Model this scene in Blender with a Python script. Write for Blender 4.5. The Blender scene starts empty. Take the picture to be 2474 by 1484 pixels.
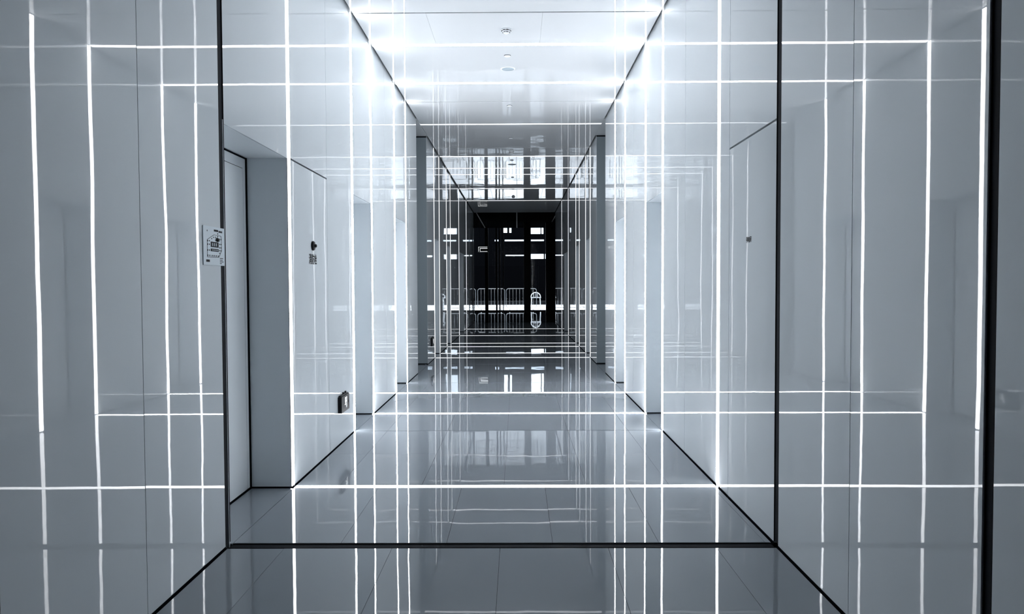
import bpy, bmesh, math, random
from mathutils import Vector, Matrix, Quaternion
random.seed(7)
sc = bpy.context.scene
col = sc.collection

# ------------------------------------------------------------------ camera, world, sun, exposure
EYE = 1.4
PITCH, YAW, ROLL = 0.0318910, -0.0069933, 0.0041651
cam_d = bpy.data.cameras.new('camera')
cam_d.sensor_width = 36.0
cam_d.lens = 26.003
cam_d.clip_start = 0.02
cam_d.clip_end = 500
cam = bpy.data.objects.new('camera', cam_d)
col.objects.link(cam)
cy_, sy_ = math.cos(YAW), math.sin(YAW)
cp_, sp_ = math.cos(PITCH), math.sin(PITCH)
cr_, sr_ = math.cos(ROLL), math.sin(ROLL)
# rows in (right, up, forward) room axes
rx = Vector((cy_, 0, -sy_))
fz = Vector((sy_, 0, cy_))
up = Vector((0, cp_, 0)) + fz * sp_
fw = Vector((0, -sp_, 0)) + fz * cp_
right2 = rx * cr_ - up * sr_
up2 = rx * sr_ + up * cr_
def room(v): return Vector((v.x, v.z, v.y))      # (right, up, forward) -> blender (x, y forward, z up)
R_, U_, F_ = room(right2), room(up2), room(fw)
m = Matrix(((R_.x, U_.x, -F_.x, 0), (R_.y, U_.y, -F_.y, 0), (R_.z, U_.z, -F_.z, EYE), (0, 0, 0, 1)))
cam.matrix_world = m
sc.camera = cam

world = bpy.data.worlds.new('world')
sc.world = world
world.use_nodes = True
bg = world.node_tree.nodes['Background']
bg.inputs[0].default_value = (0.80, 0.88, 1.0, 1)
bg.inputs[1].default_value = 3.5

sun_d = bpy.data.lights.new('sun', 'SUN')
sun_d.energy = 9.0
sun_d.color = (1.0, 0.97, 0.94)
sun_d.angle = math.radians(1.0)
sun = bpy.data.objects.new('sun', sun_d)
col.objects.link(sun)
sun.rotation_euler = (math.radians(-12), 0, math.radians(12))   # from beyond the street, high above the roofs

sc.view_settings.view_transform = 'Standard'
sc.view_settings.look = 'None'
sc.view_settings.gamma = 1.0
sc.view_settings.use_curve_mapping = False
sc.view_settings.exposure = 0.0
sc.cycles.max_bounces = 14
sc.cycles.diffuse_bounces = 6
sc.cycles.glossy_bounces = 8
sc.cycles.transparent_max_bounces = 12
sc.cycles.transmission_bounces = 8
sc.cycles.sample_clamp_indirect = 12.0
sc.cycles.caustics_reflective = False
sc.cycles.use_denoising = True

LED = 28.0          # brightness of the lit strips in the bright bay
LED_EDGE = 10.0      # the ring at the near end of the bay, run dimmer
LED_FAR = 1.8       # strips beyond the cross passage

# ------------------------------------------------------------------ materials
def mat(name, base, rough=0.5, ior=1.5, metal=0.0, bump=None, spec=None, emit=None, estr=0.0):
    ma = bpy.data.materials.new(name)
    ma.use_nodes = True
    nt = ma.node_tree
    b = nt.nodes['Principled BSDF']
    b.inputs['Base Color'].default_value = (*base, 1)
    b.inputs['Roughness'].default_value = rough
    b.inputs['IOR'].default_value = ior
    b.inputs['Metallic'].default_value = metal
    if spec is not None: b.inputs['Specular IOR Level'].default_value = spec
    if emit:
        b.inputs['Emission Color'].default_value = (*emit, 1)
        b.inputs['Emission Strength'].default_value = estr
    if bump:
        tc = nt.nodes.new('ShaderNodeTexCoord')
        mp = nt.nodes.new('ShaderNodeMapping')
        mp.inputs['Scale'].default_value = bump[0]
        no = nt.nodes.new('ShaderNodeTexNoise')
        no.inputs['Scale'].default_value = 1.0
        no.inputs['Detail'].default_value = 1.5
        bp = nt.nodes.new('ShaderNodeBump')
        bp.inputs['Strength'].default_value = 1.0
        bp.inputs['Distance'].default_value = bump[1]
        nt.links.new(tc.outputs['Object'], mp.inputs['Vector'])
        nt.links.new(mp.outputs['Vector'], no.inputs['Vector'])
        nt.links.new(no.outputs['Fac'], bp.inputs['Height'])
        nt.links.new(bp.outputs['Normal'], b.inputs['Normal'])
    return ma

M = {}
M['wall'] = mat('white_backed_glass', (0.62, 0.66, 0.69), 0.012, 1.37, bump=((1.3, 1.3, 1.1), 0.0009))
M['ceil'] = mat('white_gloss_ceiling', (0.61, 0.63, 0.65), 0.02, 1.24, bump=((1.8, 2.6, 1.0), 0.0009))
M['tile'] = mat('polished_grey_tile', (0.222, 0.246, 0.274), 0.014, 1.45, bump=((2.2, 2.2, 1.0), 0.0006))
M['cheek'] = mat('grey_painted_metal', (0.20, 0.235, 0.26), 0.4, 1.4)
M['jamb'] = mat('matt_white_panel', (0.68, 0.72, 0.75), 0.35, 1.45)
M['dark'] = mat('black_shadow_gap', (0.005, 0.006, 0.008), 0.6, spec=0.0)
M['gap'] = mat('dark_aluminium', (0.010, 0.011, 0.014), 0.7, spec=0.06)
M['alu'] = mat('brushed_aluminium', (0.55, 0.58, 0.62), 0.3, metal=0.8)
M['unlit'] = mat('unlit_diffuser', (0.012, 0.014, 0.018), 0.7, spec=0.06)
M['led'] = mat('lit_diffuser', (0.9, 0.9, 0.9), 0.5, emit=(0.95, 0.97, 1.0), estr=LED)
M['lededge'] = mat('edge_lit_diffuser', (0.9, 0.9, 0.9), 0.5, emit=(0.95, 0.97, 1.0), estr=LED_EDGE)
M['ledfar'] = mat('dim_lit_diffuser', (0.9, 0.9, 0.9), 0.5, emit=(0.95, 0.97, 1.0), estr=LED_FAR)
M['black'] = mat('black_plastic', (0.006, 0.007, 0.009), 0.4, spec=0.12)
M['ink'] = mat('black_ink', (0.004, 0.0045, 0.006), 0.6, spec=0.05)
M['print'] = mat('dark_grey_print', (0.010, 0.011, 0.015), 0.6, spec=0.1)
M['paper'] = mat('pale_sign_plate', (0.52, 0.60, 0.66), 0.35)
M['white'] = mat('white_plastic', (0.78, 0.80, 0.83), 0.4)
M['grille'] = mat('grey_grille', (0.36, 0.43, 0.48), 0.5)
M['picto'] = mat('backlit_pictogram', (0.9, 0.9, 0.9), 0.5, emit=(0.95, 0.98, 1.0), estr=0.9)
M['lobby'] = mat('black_stone_floor', (0.012, 0.013, 0.017), 0.03, 1.5)
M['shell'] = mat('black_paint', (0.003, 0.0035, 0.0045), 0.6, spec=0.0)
M['frame'] = mat('black_frame', (0.003, 0.0035, 0.0045), 0.4, spec=0.1)
M['steel'] = mat('pale_painted_steel', (0.42, 0.44, 0.47), 0.5)
M['paving'] = mat('pale_street_paving', (0.72, 0.74, 0.78), 0.8)
M['asphalt'] = mat('dark_asphalt', (0.02, 0.021, 0.025), 0.9, spec=0.1)
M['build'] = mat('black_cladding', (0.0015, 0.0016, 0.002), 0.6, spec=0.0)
M['fascia'] = mat('pale_fascia', (0.75, 0.80, 0.85), 0.6)
M['board'] = mat('white_board', (0.85, 0.87, 0.9), 0.5)

# thin clear facade glass: light passes straight, a faint mirror on top
g = bpy.data.materials.new('clear_thin_glass'); g.use_nodes = True
nt = g.node_tree; nt.nodes.clear()
out = nt.nodes.new('ShaderNodeOutputMaterial'); mx = nt.nodes.new('ShaderNodeMixShader')
tr = nt.nodes.new('ShaderNodeBsdfTransparent'); gl = nt.nodes.new('ShaderNodeBsdfGlossy'); fr = nt.nodes.new('ShaderNodeFresnel')
tr.inputs[0].default_value = (0.86, 0.89, 0.9, 1); gl.inputs['Roughness'].default_value = 0.0; fr.inputs[0].default_value = 1.18
nt.links.new(fr.outputs[0], mx.inputs[0]); nt.links.new(tr.outputs[0], mx.inputs[1]); nt.links.new(gl.outputs[0], mx.inputs[2])
nt.links.new(mx.outputs[0], out.inputs[0])
M['glass'] = g

# ------------------------------------------------------------------ helpers
class MB:
    """collects geometry for one mesh object; origin = where the object's origin will be"""
    def __init__(s, origin=(0, 0, 0)):
        s.bm = bmesh.new(); s.mats = []; s.o = Vector(origin)
    def mi(s, m):
        if m not in s.mats: s.mats.append(m)
        return s.mats.index(m)
    def verts_faces(s, vs, fs, m, smooth=False):
        k = s.mi(m)
        bv = [s.bm.verts.new(Vector(v) - s.o) for v in vs]
        for f in fs:
            try:
                fc = s.bm.faces.new([bv[i] for i in f]); fc.material_index = k; fc.smooth = smooth
            except ValueError: pass
    def box(s, x0, x1, y0, y1, z0, z1, m, tilt=None, bevel=0.0):
        if x1 < x0: x0, x1 = x1, x0
        if y1 < y0: y0, y1 = y1, y0
        vs = [(x, y, z) for z in (z0, z1) for y in (y0, y1) for x in (x0, x1)]
        if tilt: vs = [tilt(Vector(v)) for v in vs]
        fs = [(0, 2, 3, 1), (4, 5, 7, 6), (0, 1, 5, 4), (2, 6, 7, 3), (0, 4, 6, 2), (1, 3, 7, 5)]
        s.verts_faces(vs, fs, m)
    def prism(s, poly, a0, a1, frame, m):
        """poly: (u, v) points, extruded from a0 to a1 along n; frame = (origin, u, v, n)"""
        O, u, v, n = [Vector(t) for t in frame]
        k = len(poly)
        vs = [O + u * p[0] + v * p[1] + n * a for a in (a0, a1) for p in poly]
        fs = [tuple(range(k))[::-1], tuple(range(k, 2 * k))]
        fs += [(i, (i + 1) % k, k + (i + 1) % k, k + i) for i in range(k)]
        s.verts_faces(vs, fs, m)
    def ring(s, polys_out, polys_in, a0, a1, frame, m):
        O, u, v, n = [Vector(t) for t in frame]
        k = len(polys_out)
        vs = [O + u * p[0] + v * p[1] + n * a for a in (a0, a1) for p in polys_out + polys_in]
        fs = []
        for i in range(k):
            j = (i + 1) % k
            fs += [(2 * k + i, 2 * k + j, 3 * k + j, 3 * k + i), (i, 2 * k + i, 2 * k + j, j)[::-1], (k + i, k + j, 3 * k + j, 3 * k + i)[::-1], (i, k + i, k + j, j)]
        s.verts_faces(vs, fs, m)
    def lathe(s, prof, c, axis, m, seg=28):
        """prof: (radius, height along axis)"""
        ax = Vector(axis).normalized(); t = ax.orthogonal().normalized(); b = ax.cross(t)
        vs, fs = [], []
        for r, h in prof:
            for i in range(seg):
                a = 2 * math.pi * i / seg
                vs.append(Vector(c) + ax * h + (t * math.cos(a) + b * math.sin(a)) * max(r, 1e-5))
        for k in range(len(prof) - 1):
            for i in range(seg):
                j = (i + 1) % seg
                fs.append((k * seg + i, k * seg + j, (k + 1) * seg + j, (k + 1) * seg + i))
        fs.append(tuple(range(seg))[::-1]); fs.append(tuple((len(prof) - 1) * seg + i for i in range(seg)))
        s.verts_faces(vs, fs, m, True)
    def tube(s, pts, r, m, seg=8, closed=False):
        pts = [Vector(p) for p in pts]; n = len(pts)
        vs, fs = [], []; prev = None
        for i, p in enumerate(pts):
            if closed: d = (pts[(i + 1) % n] - pts[i - 1])
            else: d = pts[min(i + 1, n - 1)] - pts[max(i - 1, 0)]
            d.normalize()
            t = d.orthogonal().normalized() if prev is None else (prev - d * prev.dot(d)).normalized()
            prev = t; b = d.cross(t)
            for k in range(seg):
                a = 2 * math.pi * k / seg
                vs.append(p + (t * math.cos(a) + b * math.sin(a)) * r)
        for i in range(n if closed else n - 1):
            for k in range(seg):
                l = (k + 1) % seg; j = (i + 1) % n
                fs.append((i * seg + k, i * seg + l, j * seg + l, j * seg + k))
        if not closed:
            fs.append(tuple(range(seg))[::-1]); fs.append(tuple((n - 1) * seg + k for k in range(seg)))
        s.verts_faces(vs, fs, m, True)
    def build(s, name, parent=None, kind=None):
        bmesh.ops.recalc_face_normals(s.bm, faces=s.bm.faces[:])
        me = bpy.data.meshes.new(name); s.bm.to_mesh(me); s.bm.free()
        for m in s.mats: me.materials.append(M[m])
        o = bpy.data.objects.new(name, me); col.objects.link(o)
        if parent is None: o.location = s.o
        else:
            o.parent = parent
            o.location = s.o - parent.location
        if kind: o['kind'] = kind
        return o

def thing(name, label, cat, loc, group=None):
    o = bpy.data.objects.new(name, None); col.objects.link(o)
    o.location = loc; o.empty_display_size = 0.1
    tag(o, label, cat, group)
    return o
def tag(o, label, cat, group=None):
    o['label'] = label; o['category'] = cat
    if group: o['group'] = group
def copy_tree(src, loc, parent=None):
    c = src.copy(); col.objects.link(c)
    if parent is None: c.location = loc
    else: c.parent = parent
    for ch in list(src.children): copy_tree(ch, None, c)
    return c

# ------------------------------------------------------------------ measures of the hall
L, R, H = 1.554, 1.374, 3.934          # left wall, right wall, ceiling height (camera stands at x = 0, y = 0)
S = 0.034                              # half width of a light slot
BACK = 0.40                            # hall ends here; behind it an unseen black foyer, added to darken the near end
FOY = -6.0
END = 26.5
DOOR = 2.255                           # top of the doors
T = 0.06
REC = 0.285                            # depth of the door recesses
# slots on the walls
SLOTS = [2.15, 3.91, 5.06, 7.00, 7.93, 9.43, 10.39, 13.91, 14.83, 16.34, 17.28, 19.83, 22.72]
UNLIT = {2.15, 3.91}
FLOOR_LIT = [5.06, 7.93, 9.43, 13.91, 14.83, 16.34, 17.28, 19.83, 22.72]
CEIL_LIT = [5.06, 7.93, 9.43, 11.85, 14.83, 16.34, 17.28, 19.83, 22.72]
FLOOR_GAP = {2.15: 0.022, 3.91: S * 1.25, 7.00: 0.006, 10.39: 0.007, 12.80: 0.004}
CEIL_GAP = {2.15: 0.022, 3.91: S, 7.00: 0.011, 10.39: 0.009, 13.91: 0.008}
REC_L = [(3.91, 5.06), (7.00, 7.93), (9.43, 10.39), (13.91, 14.83), (16.34, 17.28), (19.83, 21.55)]
REC_R = [(7.00, 7.93), (9.43, 10.39), (13.91, 14.83), (16.34, 17.28), (19.83, 21.55)]
OPEN = (11.52, 12.80)

def half(z): return 0.022 if z < 3 else S
def wall(side):
    sg = -1 if side == 'left' else 1
    X = L if side == 'left' else R
    xi, xo = sg * X, sg * (X + T)
    mb = MB()
    recs = REC_L if side == 'left' else REC_R
    def in_rec(a, b): return any(a >= r0 - 0.05 and b <= r1 + 0.05 for r0, r1 in recs)
    edges = [BACK] + [OPEN[0], OPEN[1], END] + [21.55]
    cuts = []
    for s_ in SLOTS: cuts += [(s_ - half(s_), s_ + half(s_))]
    joints = [3.05, 6.07, 8.76, 15.6, 18.5, 24.6] + ([4.81] if side == 'right' else [])
    segs = []
    pos = BACK
    stops = sorted([(a, b, 'slot') for a, b in cuts] + [(j - 0.0025, j + 0.0025, 'joint') for j in joints] +
                   [(OPEN[0], OPEN[1], 'open'), (21.55, 21.552, 'joint')])
    for a, b, kd in stops:
        if a > pos: segs.append((pos, a))
        pos = max(pos, b)
    segs.append((pos, END))
    z0, z1 = -0.05, H + 0.12
    for a, b in segs:
        tilt = None
        if abs(a - 2.15) < 0.1 and b < 3.2:      # the panel nearest the camera stands slightly askew
            ang = math.radians(0.30) * (1 if side == 'right' else 1.05) 
            piv = Vector((xi, b, 0))
            k = -sg * ang
            def tilt(v, piv=piv, k=k): return Matrix.Rotation(k, 3, 'Z') @ (v - piv) + piv
        if in_rec(a, b):
            mb.box(xi, sg * (X + 0.012), a, b, DOOR, z1, 'wall')
        elif (side == 'left' and 5.0 < a < 6.0) or (side == 'right' and 3.8 < a < 4.8):
            mb.box(xi, xo, a, b, DOOR + 0.012, z1, 'wall')    # a flush door fills the lower part
            mb.box(sg * (X + 0.03), xo, a, b, DOOR - 0.01, DOOR + 0.012, 'dark')
        else:
            mb.box(xi, xo, a, b, z0, z1, 'wall', tilt)
        if not in_rec(a, b):
            mb.box(sg * (X - 0.0012), sg * (X + 0.001), a, b, -0.012, 0.0075, 'dark', tilt)      # black shadow line at the foot of the wall
    # dark cavity behind every panel joint
    for j in joints + [12.0]:
        if OPEN[0] < j < OPEN[1]: continue
        mb.box(xo + sg * 0.001, xo + sg * 0.01, j - 0.03, j + 0.03, 0.0, H, 'dark')
    # recesses
    for r0, r1 in recs:
        a, b = r0 + S, r1 - S
        xb = sg * (X + REC)
        mb.box(sg * (X + 0.002), xb, a - 0.012, a, z0, DOOR + 0.02, 'jamb')            # near cheek
        mb.box(sg * (X + 0.002), xb, b, b + 0.012, 0.012, DOOR + 0.02, 'jamb')         # far cheek, the face seen
        mb.box(sg * (X + 0.01), xb, b + 0.001, b + 0.012, -0.05, 0.013, 'dark')
        mb.box(sg * (X + 0.0125), xb, a, b, DOOR, DOOR + 0.02, 'jamb')                      # soffit
        mb.box(sg * (X + REC - 0.013), xb, b - 0.014, b - 0.0005, 0.0, DOOR - 0.0005, 'dark')   # shadow gaps round the door
        mb.box(sg * (X + REC - 0.010), xb, a, b - 0.014, DOOR - 0.010, DOOR - 0.0005, 'dark')
        mb.box(xb, sg * (X + REC + 0.03), a - 0.02, b + 0.02, z0, DOOR + 0.02, 'dark') # dark gap round the door
    # cheeks of the cross passage
    a, b = OPEN
    mb.box(xo, sg * (X + 3.2), a - T, a, z0, z1, 'wall')
    mb.box(sg * (X + 0.001), sg * (X + 3.2), b - 0.002, b - 0.0002, 0.018, H - 0.02, 'cheek')
    mb.box(xo, sg * (X + 3.2), b, b + T, 0.02, H - 0.02, 'wall')
    mb.box(xo, sg * (X + 3.2), b + 0.01, b + T, z0, 0.02, 'dark')
    mb.box(xi, sg * (X + 3.2), b - 0.003, b - 0.0005, -0.03, 0.018, 'dark')
    mb.box(xi, sg * (X + 3.2), b - 0.003, b - 0.0005, H - 0.02, H + 0.02, 'dark')
    mb.box(sg * (X + 3.2), sg * (X + 3.26), a - T, b + T, z0, z1, 'jamb')
    return mb.build('wall_' + side, kind='structure')

wall('left'); wall('right')

# black walls of the unseen foyer, added to absorb light round the camera
mb = MB()
mb.box(-9.0, -L - 0.002, BACK - 0.12, BACK - 0.002, -0.08, 4.3, 'shell'); mb.box(R + 0.002, 9.0, BACK - 0.12, BACK - 0.002, -0.08, 4.3, 'shell')
mb.box(-L - 0.002, R + 0.002, BACK - 0.12, BACK - 0.002, H, 4.3, 'shell')
mb.build('wall_unseen_foyer', kind='structure')
mb = MB(); mb.box(-9.0, 9.0, FOY - 0.3, BACK - 0.004, -0.08, 0.0, 'lobby'); mb.build('floor_unseen_foyer', kind='structure')  # black floor of the same added foyer, out of view

# ------------------------------------------------------------------ floor and ceiling
def bands(gaps, lit, extra=()):
    st = sorted([(z - g_, z + g_) for z, g_ in gaps.items()] + [(z - S, z + S) for z in lit])
    out_, pos = [], BACK
    for a, b in st:
        out_.append((pos, a)); pos = b
    out_.append((pos, END))
    return out_
mb = MB()
TW = 0.572
for k, (a, b) in enumerate(bands(FLOOR_GAP, FLOOR_LIT)):
    off = -0.386 if (3.8 < a < 5.0) else -0.096
    x = off - TW * 6
    xs = [-L + 0.012]
    while x < R - 0.03:
        if x > -L + 0.05: xs.append(x)
        x += TW
    xs.append(R - 0.012)
    rows = max(1, round((b - a) / 1.15))
    for r_ in range(rows):
        ya = a + (b - a) * r_ / rows; yb = a + (b - a) * (r_ + 1) / rows
        for x0, x1 in zip(xs[:-1], xs[1:]):
            tx, ty = random.uniform(-1, 1) * 0.00055, random.uniform(-1, 1) * 0.00055
            cx, cyy = (x0 + x1) / 2, (ya + yb) / 2
            def tl(v, cx=cx, cyy=cyy, tx=tx, ty=ty):
                return Vector((v.x, v.y, v.z + (v.x - cx) * tx + (v.y - cyy) * ty)) if v.z > -0.01 else v
            mb.box(x0 + 0.0009, x1 - 0.0009, ya + (0.0005 if r_ else 0), yb - (0.0005 if r_ < rows - 1 else 0), -0.02, 0, 'tile', tl)
for sg, X, recs in ((-1, L, REC_L), (1, R, REC_R)):
    for r0, r1 in recs:
        mb.box(sg * (X - 0.010), sg * (X + REC - 0.012), r0 + S + 0.002, r1 - S - 0.004, -0.02, 0, 'tile')
    mb.box(sg * (X - 0.010), sg * (X + 3.2), OPEN[0] + 0.004, OPEN[1] - 0.012, -0.02, 0, 'tile')
mb.box(-L - REC - 0.05, R + REC + 0.05, BACK, END, -0.08, -0.021, 'gap')
mb.build('floor', kind='structure')

mb = MB()
for k, (a, b) in enumerate(bands(CEIL_GAP, CEIL_LIT)):
    xs = [-L + 0.026, R - 0.022]
    if 6.9 < a < 7.2: xs = [-L + 0.026, -0.846, 0.25, R - 0.022]
    for x0, x1 in zip(xs[:-1], xs[1:]):
        mb.box(x0 + 0.0007, x1 - 0.0007, a, b, H, H + 0.03, 'ceil')
for sg, X in ((-1, L), (1, R)):
    mb.box(sg * (X - 0.022), sg * (X + 3.2), OPEN[0] + 0.004, OPEN[1] - 0.02, H, H + 0.03, 'ceil')
mb.box(-L - T, R + T, BACK, END, H + 0.10, H + 0.118, 'dark')
mb.build('ceiling', kind='structure')

# ------------------------------------------------------------------ light strips
ORD = ['first', 'second', 'third', 'fourth', 'fifth', 'sixth', 'seventh', 'eighth', 'ninth', 'tenth', 'eleventh', 'twelfth']
def level(z): return 3 if z < 6 else (1 if z < 11 else 2)
def strip(loc, ext, normal, lit, label, group, along):
    """ext: full length; normal: direction the strip faces; along: axis it runs on"""
    e = thing('light_strip', label, 'light strip', loc, group)
    n = Vector(normal); a = Vector(along); w = n.cross(a)
    O = Vector(loc)
    S = half(loc[1])
    def bx(mb_, w0, w1, n0, n1, m_):
        vs = []
        for l_ in (-ext / 2, ext / 2):
            for ww in (w0, w1):
                for nn in (n0, n1):
                    vs.append(O + a * l_ + w * ww + n * nn)
        mb_.verts_faces(vs, [(0, 1, 3, 2), (4, 6, 7, 5), (0, 4, 5, 1), (2, 3, 7, 6), (0, 2, 6, 4), (1, 5, 7, 3)], m_)
    c = MB(loc)
    bx(c, -S + 0.001, S - 0.001, -0.030, -0.022, 'gap')
    bx(c, -S + 0.001, -S + 0.005, -0.022, 0.0005, 'gap'); bx(c, S - 0.005, S - 0.001, -0.022, 0.0005, 'gap')
    c.build('channel', e)
    d = MB(loc)
    n1 = 0.003 if lit else -0.004
    if abs(normal[2]) > 0.5 and normal[2] > 0: n1 = 0.002 if lit else -0.004
    bx(d, -S + 0.0055, S - 0.0055, -0.0215, n1, (None, 'led', 'ledfar', 'lededge')[lit] if lit else 'unlit')
    d.build('diffuser', e)
    return e
for side, sg, X in (('left', -1, L), ('right', 1, R)):
    i = 0
    for z in SLOTS:
        lit = 0 if z in UNLIT else level(z)
        if lit:
            lab = 'lit white light strip running up the %s wall, %s lit one from the near end' % (side, ORD[i]); i += 1
            gp = 'lit strips up the %s wall' % side
        else:
            lab = 'dark unlit light slot up the %s wall, %s' % (side, 'closest to the viewer' if z < 3 else 'before the first lit one')
            gp = 'unlit strips up the %s wall' % side
        strip((sg * X, z, H / 2 + 0.006), H - 0.012, (-sg, 0, 0), lit, lab, gp, (0, 0, 1))
for i, z in enumerate(FLOOR_LIT):
    strip(((R - L) / 2, z, 0), L + R - 0.03, (0, 0, 1), level(z),
          'lit white light strip set across the glossy floor, %s lit one from the near end' % ORD[i], 'lit strips across the floor', (1, 0, 0))
for z, w_ in ((3.91, 'just in front of the first lit one'), (2.15, 'closest to the viewer')):
    strip(((R - L) / 2, z, 0), L + R - 0.03, (0, 0, 1), 0, 'dark unlit light slot across the floor, ' + w_, 'unlit strips across the floor', (1, 0, 0))
for i, z in enumerate(CEIL_LIT):
    strip(((R - L) / 2, z, H), L + R - 0.05, (0, 0, -1), level(z),
          'lit white light strip across the glossy ceiling, %s lit one from the near end' % ORD[i], 'lit strips across the ceiling', (1, 0, 0))

# ------------------------------------------------------------------ doors at the back of the recesses
def lever(parent, x, y, z, sg, dirn):
    h = MB((x, y, z))
    h.tube([(x, y, z), (x - sg * 0.05, y, z), (x - sg * 0.055, y + dirn * 0.02, z), (x - sg * 0.055, y + dirn * 0.14, z)], 0.010, 'gap', 10)
    h.lathe([(0.026, 0), (0.026, 0.008), (0.018, 0.010)], (x, y, z), (-sg, 0, 0), 'gap', 18)
    h.box(x - sg * 0.002, x - sg * 0.012, y - 0.02, y + 0.02, z - 0.16, z - 0.05, 'gap')
    o = h.build('door_handle', parent); return o
dn = 0
for sg, X, recs in ((-1, L, REC_L), (1, R, REC_R)):
    for r0, r1 in recs:
        dn += 1
        a, b = r0 + S + 0.006, r1 - S - 0.010
        xb = sg * (X + REC)
        d = MB((xb, (a + b) / 2, 0))
        f0, f1 = a, b - 0.045
        xf = xb - sg * 0.004; xk = xb + sg * 0.01
        # door frame: two posts and a head, then the leaf with a thin dark gap
        d.box(xf, xk, a, a + 0.04, 0.012, DOOR - 0.006, 'jamb'); d.box(xf, xk, b - 0.045, b, 0.012, DOOR - 0.006, 'jamb')
        d.box(xf, xk, a + 0.04, b - 0.045, DOOR - 0.075, DOOR - 0.006, 'jamb')
        o = d.build('door_%d' % dn, kind='structure')
        le = MB((xb, (a + b) / 2, 0))
        le.box(xf, xk, a + 0.044, b - 0.049, 0.012, DOOR - 0.079, 'jamb')
        le.build('door_leaf', o)
        if r0 > 6 and r0 < 12:
            lever(o, xf, a + 0.11, 1.0, sg, 1)

# ------------------------------------------------------------------ flush doors in the near walls
def frame_on(side, y, z, off=0.0):
    """(origin, u = reading direction, v = up, n = into the hall)"""
    if side == 'left': return ((-L + off, y, z), (0, 1, 0), (0, 0, 1), (1, 0, 0))
    return ((R - off, y, z), (0, -1, 0), (0, 0, 1), (-1, 0, 0))
def lettering(body, height, width, frame, parent, name='lettering', m='ink'):
    cu = bpy.data.curves.new(name, 'FONT'); cu.body = body; cu.size = 1.0; cu.extrude = 0.0; cu.offset = 0.02
    ob = bpy.data.objects.new(name, cu); col.objects.link(ob)
    dg = bpy.context.evaluated_depsgraph_get(); dg.update()
    me = bpy.data.meshes.new_from_object(ob.evaluated_get(dg))
    bpy.data.objects.remove(ob); bpy.data.curves.remove(cu)
    xs = [v.co.x for v in me.vertices]; ys = [v.co.y for v in me.vertices]
    x0, x1, y0, y1 = min(xs), max(xs), min(ys), max(ys)
    O, u, v, n = [Vector(t) for t in frame]
    for vt in me.vertices:
        a = (vt.co.x - (x0 + x1) / 2) * width / (x1 - x0); b = (vt.co.y - (y0 + y1) / 2) * height / (y1 - y0)
        vt.co = u * a + v * b
    me.name = name
    me.materials.clear(); me.materials.append(M[m])
    o = bpy.data.objects.new(name, me); col.objects.link(o)
    o.parent = parent; o.location = O + n * 0.0012 - parent.location
    return o

y0, y1 = 5.06 + S, 6.07 - 0.0025
cab = thing('hydrant_cabinet', 'flush white glass cabinet in the left wall lettered in black 消防栓', 'cabinet', (-L, (y0 + y1) / 2, 0))
d = MB((-L, (y0 + y1) / 2, 0)); d.box(-L - 0.0038, -L, y0 + 0.001, y1, 0.0, DOOR, 'wall'); d.build('door', cab)
lettering('消防栓', 0.080, 0.215, frame_on('left', 5.63, EYE + 0.191), cab)
k = MB((-L, 5.62, EYE + 0.292))
k.lathe([(0.036, 0.0), (0.036, 0.012), (0.030, 0.018), (0.014, 0.019), (0.013, 0.030), (0.009, 0.034), (0.0, 0.035)], (-L, 5.62, EYE + 0.292), (1, 0, 0), 'black', 32)
k.build('knob', cab)['label'] = 'round black knob standing off the glass'

y0, y1 = 3.91 + S, 4.81 - 0.0025
dr = MB((R, (y0 + y1) / 2, 0)); dr.box(R, R + T, y0 + 0.001, y1, 0.0, DOOR, 'wall')
dr = dr.build('door_20', kind='structure')
lettering('强电间', 0.037, 0.096, frame_on('right', 4.40, EYE + 0.254), dr)

# ------------------------------------------------------------------ exit signs
def running_man(mb_, fr, s_=1.0, m_='picto'):
    def P(pts): mb_.prism([(p[0] * s_, p[1] * s_) for p in pts], 0.0, 0.0012, fr, m_)
    def limb(a, b, w):
        ax, ay = a; bx_, by = b; dx, dy = bx_ - ax, by - ay; l_ = math.hypot(dx, dy); nx, ny = -dy / l_ * w / 2, dx / l_ * w / 2
        P([(ax + nx, ay + ny), (ax - nx, ay - ny), (bx_ - nx, by - ny), (bx_ + nx, by + ny)])
    # door outline
    limb((-0.032, 0.048), (0.040, 0.048), 0.006); limb((0.037, 0.048), (0.037, -0.040), 0.006); limb((-0.029, 0.048), (-0.029, 0.012), 0.006)
    # figure
    P([(0.004 + 0.0085 * math.cos(t * math.pi / 6), 0.034 + 0.0085 * math.sin(t * math.pi / 6)) for t in range(12)])
    limb((0.001, 0.026), (-0.006, -0.004), 0.013)
    limb((0.000, 0.022), (-0.020, 0.014), 0.006); limb((-0.020, 0.014), (-0.028, 0.002), 0.006)
    limb((0.002, 0.022), (0.018, 0.010), 0.006); limb((0.018, 0.010), (0.026, 0.016), 0.006)
    limb((-0.005, -0.002), (-0.026, -0.012), 0.008); limb((-0.026, -0.012), (-0.044, -0.010), 0.007)
    limb((-0.003, -0.002), (0.012, -0.020), 0.008); limb((0.012, -0.020), (0.012, -0.044), 0.007)
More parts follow.
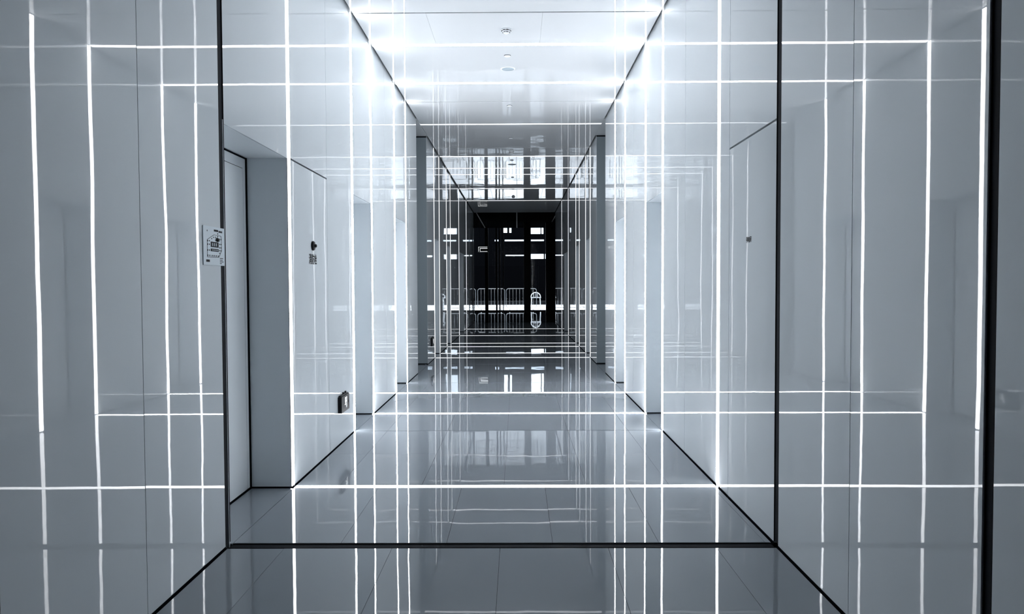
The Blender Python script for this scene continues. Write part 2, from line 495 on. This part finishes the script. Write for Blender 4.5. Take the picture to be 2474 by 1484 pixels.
def exit_sign(y, z, label):
    w, h, t = 0.285, 0.140, 0.034
    e = thing('exit_sign', label, 'sign', (-L, y, z), 'running man exit signs')
    b = MB((-L, y, z))
    b.box(-L + 0.001, -L + t, y - w / 2, y + w / 2, z - h / 2, z + h / 2, 'black')
    b.build('body', e)
    br = MB((-L, y, z))
    br.box(-L + 0.001, -L + t * 0.8, y - w / 2 + 0.02, y + w / 2 - 0.01, z + h / 2 + 0.0005, z + h / 2 + 0.008, 'black')
    br.box(-L + 0.001, -L + 0.012, y + 0.02, y + 0.04, z + h / 2, z + h / 2 + 0.02, 'black')
    br.box(-L + 0.001, -L + 0.012, y + 0.105, y + 0.13, z + h / 2, z + h / 2 + 0.02, 'black')
    br.build('bracket', e)
    p = MB((-L, y, z))
    fr = ((-L + t, y + 0.01, z), (0, 1, 0), (0, 0, 1), (1, 0, 0))
    running_man(p, fr)
    p.build('pictogram', e)['label'] = 'white running figure in a doorway'
    p = MB((-L, y, z))
    p.prism([(0.085, 0.006), (0.105, 0.006), (0.105, 0.016), (0.122, 0), (0.105, -0.016), (0.105, -0.006), (0.085, -0.006)], 0, 0.0012, fr, 'print')
    p.build('arrow', e)
    return e
exit_sign(6.50, 0.350, 'black exit sign with white running man low on the left wall of the bright bay')
exit_sign(13.36, 0.350, 'small black exit sign low on the left wall beyond the cross passage')

# ------------------------------------------------------------------ evacuation plan on the left wall
pw, ph = 0.262, 0.196
py, pz = 3.665 + pw / 2 - 0.012, 1.597
ev = thing('evacuation_plan', 'pale floor plan sign with dark plan drawing on the left glass wall', 'sign', (-L, py, pz))
pl = MB((-L, py, pz)); pl.box(-L + 0.0008, -L + 0.004, py - pw / 2, py + pw / 2, pz - ph / 2, pz + ph / 2, 'paper'); pl.build('plate', ev)
dg_ = MB((-L, py, pz))
fr = ((-L + 0.004, py, pz), (0, 1, 0), (0, 0, 1), (1, 0, 0))
def rect(x0, y0_, x1, y1_, m_='print', t=0.0008):
    dg_.prism([(x0, y0_), (x1, y0_), (x1, y1_), (x0, y1_)], 0, t, fr, m_)
def uv(u, v): return ((u - 0.5) * pw, (0.5 - v) * ph)      # u, v run 0..1 across the plate from its top left
def rr(u0, v0, u1, v1, m_='print', t=0.0008):
    a = uv(u0, v1); b = uv(u1, v0); rect(a[0], a[1], b[0], b[1], m_, t)
outl = [uv(*p) for p in ((0.17, 0.35), (0.50, 0.20), (0.84, 0.21), (0.86, 0.28), (0.86, 0.61), (0.72, 0.79), (0.17, 0.80))]
inn = [(x * 0.965 + 0.0003, y * 0.965 + 0.0003) for x, y in outl]
dg_.ring(outl, inn, 0, 0.0008, fr, 'print')
rr(0.34, 0.39, 0.71, 0.53); rr(0.34, 0.57, 0.71, 0.64)
for k_ in range(6): rr(0.40 + k_ * 0.05, 0.59, 0.42 + k_ * 0.05, 0.62, 'paper', 0.0012)
for k_ in range(3): rr(0.40 + k_ * 0.09, 0.42, 0.44 + k_ * 0.09, 0.50, 'grille', 0.0012)
rr(0.58, 0.28, 0.74, 0.37); rr(0.55, 0.33, 0.78, 0.35); rr(0.64, 0.26, 0.68, 0.38)
for u_ in (0.18, 0.27, 0.38, 0.47, 0.57, 0.67): rr(u_, 0.735, u_ + 0.035, 0.77)
for v_ in (0.36, 0.45, 0.60):
    rr(0.18, v_, 0.215, v_ + 0.035); rr(0.26, v_, 0.295, v_ + 0.03)
for v_ in (0.29, 0.42, 0.51, 0.59): rr(0.75, v_, 0.785, v_ + 0.03); rr(0.82, v_, 0.85, v_ + 0.03)
for u_, v_ in ((0.37, 0.30), (0.46, 0.26), (0.55, 0.25), (0.66, 0.22), (0.74, 0.66)): rr(u_, v_, u_ + 0.035, v_ + 0.025)
for k_ in range(4): rr(0.50 + k_ * 0.052, 0.065, 0.545 + k_ * 0.052, 0.115)
for k_ in range(3): rr(0.73 + k_ * 0.06, 0.08, 0.775 + k_ * 0.06, 0.13)
rr(0.665, 0.15, 0.70, 0.18); rr(0.17, 0.10, 0.19, 0.14)
rr(0.12, 0.86, 0.28, 0.92)
for k_, w_ in enumerate((0.15, 0.13, 0.17, 0.09)): rr(0.77, 0.80 + k_ * 0.045, 0.77 + w_, 0.818 + k_ * 0.045)
dg_.build('plan_drawing', ev)

# ------------------------------------------------------------------ ceiling fittings
CX = -0.098
def detector(y, label):
    e = thing('smoke_detector', label, 'smoke detector', (CX, y, H), 'smoke detectors down the ceiling')
    b = MB((CX, y, H)); b.lathe([(0.050, 0.0), (0.050, 0.010), (0.046, 0.014), (0.040, 0.015)], (CX, y, H), (0, 0, -1), 'white'); b.build('base', e)
    for r0, h0 in ((0.0465, 0.016), (0.036, 0.034)):
        for k_ in range(8):
            if k_ % 2 and r0 > 0.04 and k_ == 1: continue
            v = MB((CX, y, H)); a0 = 2 * math.pi * k_ / 8
            pts = [(CX + r0 * math.cos(a0 + t * 0.14), y + r0 * math.sin(a0 + t * 0.14), H - h0) for t in range(5)]
            v.tube(pts, 0.0028, 'ink', 6); v.build('slot', e)
    c = MB((CX, y, H)); c.lathe([(0.038, 0.015), (0.042, 0.022), (0.036, 0.032), (0.034, 0.036), (0.018, 0.044), (0.0, 0.045)], (CX, y, H), (0, 0, -1), 'white'); c.build('cover', e)
    return e
def sprinkler(y, label):
    e = thing('sprinkler', label, 'sprinkler', (CX, y, H), 'sprinkler heads down the ceiling')
    b = MB((CX, y, H)); b.lathe([(0.038, 0.0), (0.038, 0.002), (0.034, 0.004)], (CX, y, H), (0, 0, -1), 'print'); b.build('shadow_ring', e)
    b = MB((CX, y, H)); b.lathe([(0.034, 0.004), (0.036, 0.009), (0.030, 0.012), (0.0, 0.013)], (CX, y, H), (0, 0, -1), 'white'); b.build('cover_plate', e)
def speaker(y, label):
    e = thing('ceiling_speaker', label, 'speaker', (CX, y, H), 'round speakers in the ceiling')
    b = MB((CX, y, H)); b.lathe([(0.088, 0.0), (0.088, 0.003), (0.080, 0.006), (0.072, 0.005)], (CX, y, H), (0, 0, -1), 'white', 40); b.build('rim', e)
    b = MB((CX, y, H)); b.lathe([(0.074, 0.004), (0.074, 0.0055), (0.0, 0.008)], (CX, y, H), (0, 0, -1), 'grille', 40); b.build('grille', e)
detector(7.46, 'white dome smoke detector in the bright ceiling bay, nearest of the three')
detector(14.25, 'white dome smoke detector beyond the cross passage, second of the three')
detector(21.7, 'white dome smoke detector near the dark far end of the ceiling')
for y, l_ in ((8.31, 'between the smoke detector and the first round speaker'), (10.62, 'just before the cross passage'), (12.97, 'at the cross passage'),
              (15.3, 'just before the second round speaker'), (17.75, 'in the dark ceiling after the second speaker'), (19.95, 'last of the row at the dark far end')):
    sprinkler(y, 'small round sprinkler cap in the ceiling, ' + l_)
speaker(8.82, 'flat round grey grille speaker in the bright ceiling')
speaker(15.85, 'flat round grey grille speaker in the dark reflecting ceiling')

# ------------------------------------------------------------------ lobby at the far end, and an unseen shell added against sky leaks
FAC, LH, LW = 37.4, 4.20, 9.0
mb = MB(); mb.box(-LW - 0.2, -LW, FOY - 0.6, FAC, -0.1, 4.7, 'shell'); mb.build('wall_outer_left', kind='structure')  # lobby side wall, extended unseen along the hall to keep sky light out
mb = MB(); mb.box(LW, LW + 0.2, FOY - 0.6, FAC, -0.1, 4.7, 'shell'); mb.build('wall_outer_right', kind='structure')  # right lobby side, likewise run back as a light-blocking shell
mb = MB(); mb.box(-LW, LW, FOY - 0.6, FOY - 0.35, -0.1, 4.7, 'shell'); mb.build('wall_shell_back', kind='structure')  # unseen end of the shell, added to block the sky
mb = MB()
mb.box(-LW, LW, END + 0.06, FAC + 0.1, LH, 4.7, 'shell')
mb.box(-LW, LW, FOY - 0.3, END + 0.06, LH + 0.1, 4.7, 'shell')  # unseen roof over the hall, added so no sky light enters its gaps
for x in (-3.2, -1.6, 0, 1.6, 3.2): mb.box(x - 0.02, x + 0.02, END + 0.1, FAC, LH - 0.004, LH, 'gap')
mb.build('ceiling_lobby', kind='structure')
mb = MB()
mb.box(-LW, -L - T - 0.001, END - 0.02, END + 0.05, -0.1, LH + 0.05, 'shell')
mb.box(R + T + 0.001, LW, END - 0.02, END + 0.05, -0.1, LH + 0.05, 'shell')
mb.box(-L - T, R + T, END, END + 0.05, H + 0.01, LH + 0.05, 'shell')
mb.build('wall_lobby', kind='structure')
mb = MB()
mb.box(-LW, LW, END + 0.001, FAC - 0.05, -0.12, 0.0, 'lobby')
mb.box(-LW, LW, BACK - 0.2, END, -0.12, -0.085, 'shell')
mb.build('floor_lobby', kind='structure')

VPX = 1249.3
def PX(px, y): return (px - VPX) * y / 1787.0
# facade
mul = [(1043, 1050), (1060, 1064), (1074, 1078), (1120, 1122), (1128, 1130), (1134, 1136), (1141, 1145), (1172, 1180), (1198, 1202), (1206, 1209), (1215, 1217),
       (1340, 1342), (1360, 1366), (1371, 1373), (1418, 1425)]
mb = MB()
for a, b in mul: mb.box(PX(a, FAC), PX(b, FAC), FAC - 0.06, FAC + 0.06, 0.0, LH, 'frame')
x = PX(1043, FAC) - 1.2
while x > -LW: mb.box(x - 0.07, x + 0.07, FAC - 0.06, FAC + 0.06, 0, LH, 'frame'); x -= 1.25
x = PX(1425, FAC) + 1.2
while x < LW: mb.box(x - 0.07, x + 0.07, FAC - 0.06, FAC + 0.06, 0, LH, 'frame'); x += 1.25
mb.box(-LW, LW, FAC - 0.05, FAC + 0.05, -0.02, 0.05, 'frame')
wn = mb.build('window_1', kind='structure')
mb = MB(); mb.box(-LW, LW, FAC - 0.004, FAC + 0.004, 0.05, LH, 'glass'); mb.build('glass_pane', wn)

def column(px0, px1, y, label, depth=0.3):
    x0, x1 = PX(px0, y), PX(px1, y)
    c = thing('lobby_column', label, 'column', ((x0 + x1) / 2, y, 0), 'black columns in the lobby')
    m_ = MB(((x0 + x1) / 2, y, 0)); m_.box(x0, x1, y, y + depth, 0.06, LH - 0.001, 'frame'); m_.build('shaft', c)
    m_ = MB(((x0 + x1) / 2, y, 0)); m_.box(x0 - 0.01, x1 + 0.01, y - 0.01, y + depth + 0.01, 0, 0.06, 'frame'); m_.build('plinth', c)
column(1266, 1282, 34.0, 'black square column in the dark lobby, slimmer one of the pair beside the bright opening', 0.25)
column(1319, 1343, 34.0, 'wide black square column in the dark lobby, right of the bright opening', 0.4)

# ------------------------------------------------------------------ crowd barriers in front of the glass
BY = 38.1
def barrier(x0, x1, label, first=None):
    w = x1 - x0
    e = thing('crowd_barrier', label, 'barrier', (x0, BY, 0), 'steel crowd barriers before the glass front')
    r, zt, zb = 0.12, 1.13, 0.14
    pts = []
    def arc(cx, cz, a0, a1):
        for t in range(6):
            a = a0 + (a1 - a0) * t / 5
            pts.append((cx + r * math.cos(a), BY, cz + r * math.sin(a)))
    arc(x1 - 0.02 - r, zt - r, 0, math.pi / 2); arc(x0 + 0.02 + r, zt - r, math.pi / 2, math.pi)
    arc(x0 + 0.02 + r, zb + r, math.pi, 1.5 * math.pi); arc(x1 - 0.02 - r, zb + r, 1.5 * math.pi, 2 * math.pi)
    f = MB((x0, BY, 0)); f.tube(pts, 0.016, 'steel', 8, closed=True); f.build('frame', e)
    n = max(3, round(w / 0.17))
    for k_ in range(1, n):
        xx = x0 + 0.02 + (w - 0.04) * k_ / n
        b = MB((x0, BY, 0)); b.tube([(xx, BY, zb), (xx, BY, zt)], 0.007, 'steel', 6); b.build('bar', e)
    for xx in (x0 + 0.2, x1 - 0.2):
        b = MB((x0, BY, 0)); b.tube([(xx, BY - 0.28, 0.016), (xx, BY - 0.03, zb), (xx, BY + 0.03, zb), (xx, BY + 0.28, 0.016)], 0.016, 'steel', 6); b.build('foot', e)
bx_ = [-7.0, -5.45, -3.9, -2.05, -1.55, 1.02]
BW = [(-6.2, -4.15, 'leftmost of the row, mirrored in the left wall'), (-4.1, -2.12, 'left of the first one in view'), (-2.05, -0.62, 'left of the middle of the dark doorway'),
      (-0.58, 1.02, 'ending beside the bright opening'), (1.98, 3.35, 'right of the wide black column'), (3.4, 5.4, 'rightmost of the row')]
for a, b, l_ in BW: barrier(a, b, 'pale steel crowd barrier, ' + l_)

# sign box hanging in the dark lobby, its face edged with a lit line
sx0, sx1, sgy = PX(1156, 33.0), PX(1178, 33.0), 33.0
sz0, sz1 = EYE + 77 * 33 / 1787, EYE + 88.5 * 33 / 1787
hs = thing('hanging_sign', 'black hanging sign box outlined with pale lines in the dark lobby', 'sign', ((sx0 + sx1) / 2, sgy, sz0))
b = MB(((sx0 + sx1) / 2, sgy, sz0)); b.box(sx0 - 0.03, sx1 + 0.05, sgy, sgy + 0.08, sz0 - 0.02, sz1 + 0.03, 'frame'); b.build('body', hs)
for k_, (a0, a1, c0, c1) in enumerate(((sx0, sx1, sz1 - 0.018, sz1), (sx0, sx0 + 0.018, sz0, sz1 - 0.02), (sx0 + 0.07, sx1, sz1 - 0.085, sz1 - 0.060), (sx0 + 0.07, sx0 + 0.092, sz0 + 0.022, sz1 - 0.09), (sx0 + 0.07, sx1, sz0, sz0 + 0.018))):
    b = MB(((sx0 + sx1) / 2, sgy, sz0)); b.box(a0, a1, sgy - 0.003, sgy - 0.0005, c0, c1, 'picto'); b.build('lit_line', hs)
for xx in (sx0 + 0.05, sx1 - 0.05):
    b = MB(((sx0 + sx1) / 2, sgy, sz0)); b.tube([(xx, sgy + 0.04, sz1 + 0.03), (xx, sgy + 0.04, LH - 0.001)], 0.006, 'frame', 6); b.build('rod', hs)

# white hoop-backed metal chair behind the barrier end
hx, hy = PX(1294.5, BY + 0.75), BY + 0.75
ch = thing('metal_chair', 'white hoop backed metal chair behind the barrier in the bright opening', 'chair', (hx, hy, 0))
def arcpts(cx, y, z, rx_, rz_, n=14): return [(cx + rx_ * math.cos(math.pi * t / n), y, z + rz_ * math.sin(math.pi * t / n)) for t in range(n + 1)]
b = MB((hx, hy, 0)); b.tube([(hx + 0.25, hy + 0.2, 0.66)] + arcpts(hx, hy + 0.22, 0.68, 0.25, 0.24) + [(hx - 0.25, hy + 0.2, 0.66)], 0.022, 'board', 8)
for k_ in (-0.1, 0, 0.1): b.tube([(hx + k_, hy + 0.21, 0.66), (hx + k_, hy + 0.22, 0.68 + 0.24 * math.sqrt(1 - (k_ / 0.25) ** 2))], 0.010, 'board', 6)
b.build('backrest', ch)
b = MB((hx, hy, 0)); b.box(hx - 0.27, hx + 0.27, hy - 0.2, hy + 0.24, 0.63, 0.67, 'board'); b.build('seat', ch)
for sx in (-1, 1):
    for sy2 in (-0.17, 0.2):
        b = MB((hx, hy, 0)); b.tube([(hx + sx * 0.22, hy + sy2, 0.64), (hx + sx * 0.25, hy + sy2 * 1.15, 0.0)], 0.018, 'board', 8); b.build('leg', ch)

# white notice boards low in the lobby, seen in the side walls
def notice(x, y, w, label, flip):
    e = thing('notice_board', label, 'board', (x, y, 0), 'white boards in the lobby')
    b = MB((x, y, 0)); b.box(x - w / 2, x + w / 2, y, y + 0.03, 0.16, 0.66, 'board'); b.build('panel', e)
    for k_ in (-1, 1):
        b = MB((x, y, 0)); b.tube([(x + k_ * w * 0.42, y + 0.05, 0), (x + k_ * w * 0.42, y + 0.05, 0.8)], 0.015, 'frame', 8); b.build('post', e)
    b = MB((x, y, 0))
    for k_ in range(4): b.box(x - w * 0.35 + k_ * 0.085, x - w * 0.35 + k_ * 0.085 + 0.06, y - 0.002, y, 0.20, 0.27, 'ink')
    b.build('mark', e)
notice(2.35, 30.0, 0.5, 'white notice board on posts, mirrored in the left wall', 1)
notice(-1.98, 30.5, 0.45, 'white notice board on posts, mirrored in the right wall', 1)

# ------------------------------------------------------------------ the street outside
mb = MB(); mb.box(-60, 60, FAC + 0.06, 41.66, -0.2, -0.01, 'paving'); mb.box(-60, 60, 41.74, 56.6, -0.2, -0.01, 'paving')
mb.box(-60, 60, 41.66, 41.74, -0.2, -0.02, 'gap')
for x in range(-30, 31): mb.box(x * 0.9 - 0.01, x * 0.9 + 0.01, FAC + 0.06, 56.6, -0.01, -0.0095, 'gap')
mb.build('ground_paving', kind='structure')
mb = MB(); mb.box(-150, 150, 56.6, 120, -0.2, -0.012, 'asphalt'); mb.build('ground_road', kind='structure')

BB = 50.0
def ZY(py_): return EYE + (685 - py_) * BB / 1787.0
holes = []
def hole(px0, px1, pyt, pyb): holes.append((PX(px0, BB), PX(px1, BB), ZY(pyb), ZY(pyt)))
for a, b in ((700, 760), (800, 850), (955, 976), (1034, 1039), (1089, 1113), (1283, 1314), (1317, 1319), (1507, 1540), (1600, 1680)): hole(a, b, 614, 626)
for a, b in ((1222, 1266), (1343, 1363)): hole(a, b, 616, 618.6 if a < 1300 else 621)
for a, b in ((700, 760), (800, 850), (955, 976), (1034, 1039), (1050, 1056), (1084, 1096), (1217, 1226), (1231, 1236), (1283, 1306.5), (1308.5, 1313.5), (1373, 1379), (1381, 1388), (1507, 1540), (1600, 1680)):
    hole(a, b, 500, 566 if a in (1283, 1308.5, 700, 800, 1600) else 563)
xs = sorted({-60.0, 60.0} | {v for h_ in holes for v in h_[:2]}); zs = sorted({2.6, 6.4} | {min(v, 6.4) for h_ in holes for v in h_[2:]})
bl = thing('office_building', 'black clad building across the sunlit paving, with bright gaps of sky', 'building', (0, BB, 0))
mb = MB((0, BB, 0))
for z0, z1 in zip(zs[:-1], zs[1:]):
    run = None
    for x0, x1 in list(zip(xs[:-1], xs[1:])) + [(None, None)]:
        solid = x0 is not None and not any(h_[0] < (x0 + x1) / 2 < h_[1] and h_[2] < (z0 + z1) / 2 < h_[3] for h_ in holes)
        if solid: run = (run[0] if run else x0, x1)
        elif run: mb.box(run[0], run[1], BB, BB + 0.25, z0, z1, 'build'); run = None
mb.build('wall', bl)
mb = MB((0, BB, 0)); mb.box(-60, 60, 57.0, 57.2, -0.1, 3.15, 'build'); mb.build('ground_floor_wall', bl)
for x in range(-56, 57, 8):
    mb = MB((0, BB, 0)); mb.box(x - 0.3 + 1.2, x + 0.3 + 1.2, BB + 0.02, BB + 0.24, -0.1, 2.62, 'build'); mb.build('pier', bl)
kb = MB((0, 49.0, 0)); kb.box(-60, 60, 48.6, 49.0, -0.01, 0.24, 'frame'); kb = kb.build('planter_kerb'); tag(kb, 'low black kerb along the far side of the sunlit paving', 'kerb')
for a, b in ((700, 976), (1100, 1128), (1196, 1205), (1220, 1266), (1283, 1314), (1343, 1362), (1371, 1400), (1515, 1800)):
    mb = MB((0, BB, 0)); mb.box(PX(a, BB), PX(b, BB), BB - 0.3, BB - 0.001, ZY(583.5), ZY(580.3), 'fascia'); mb.build('fascia_strip', bl)
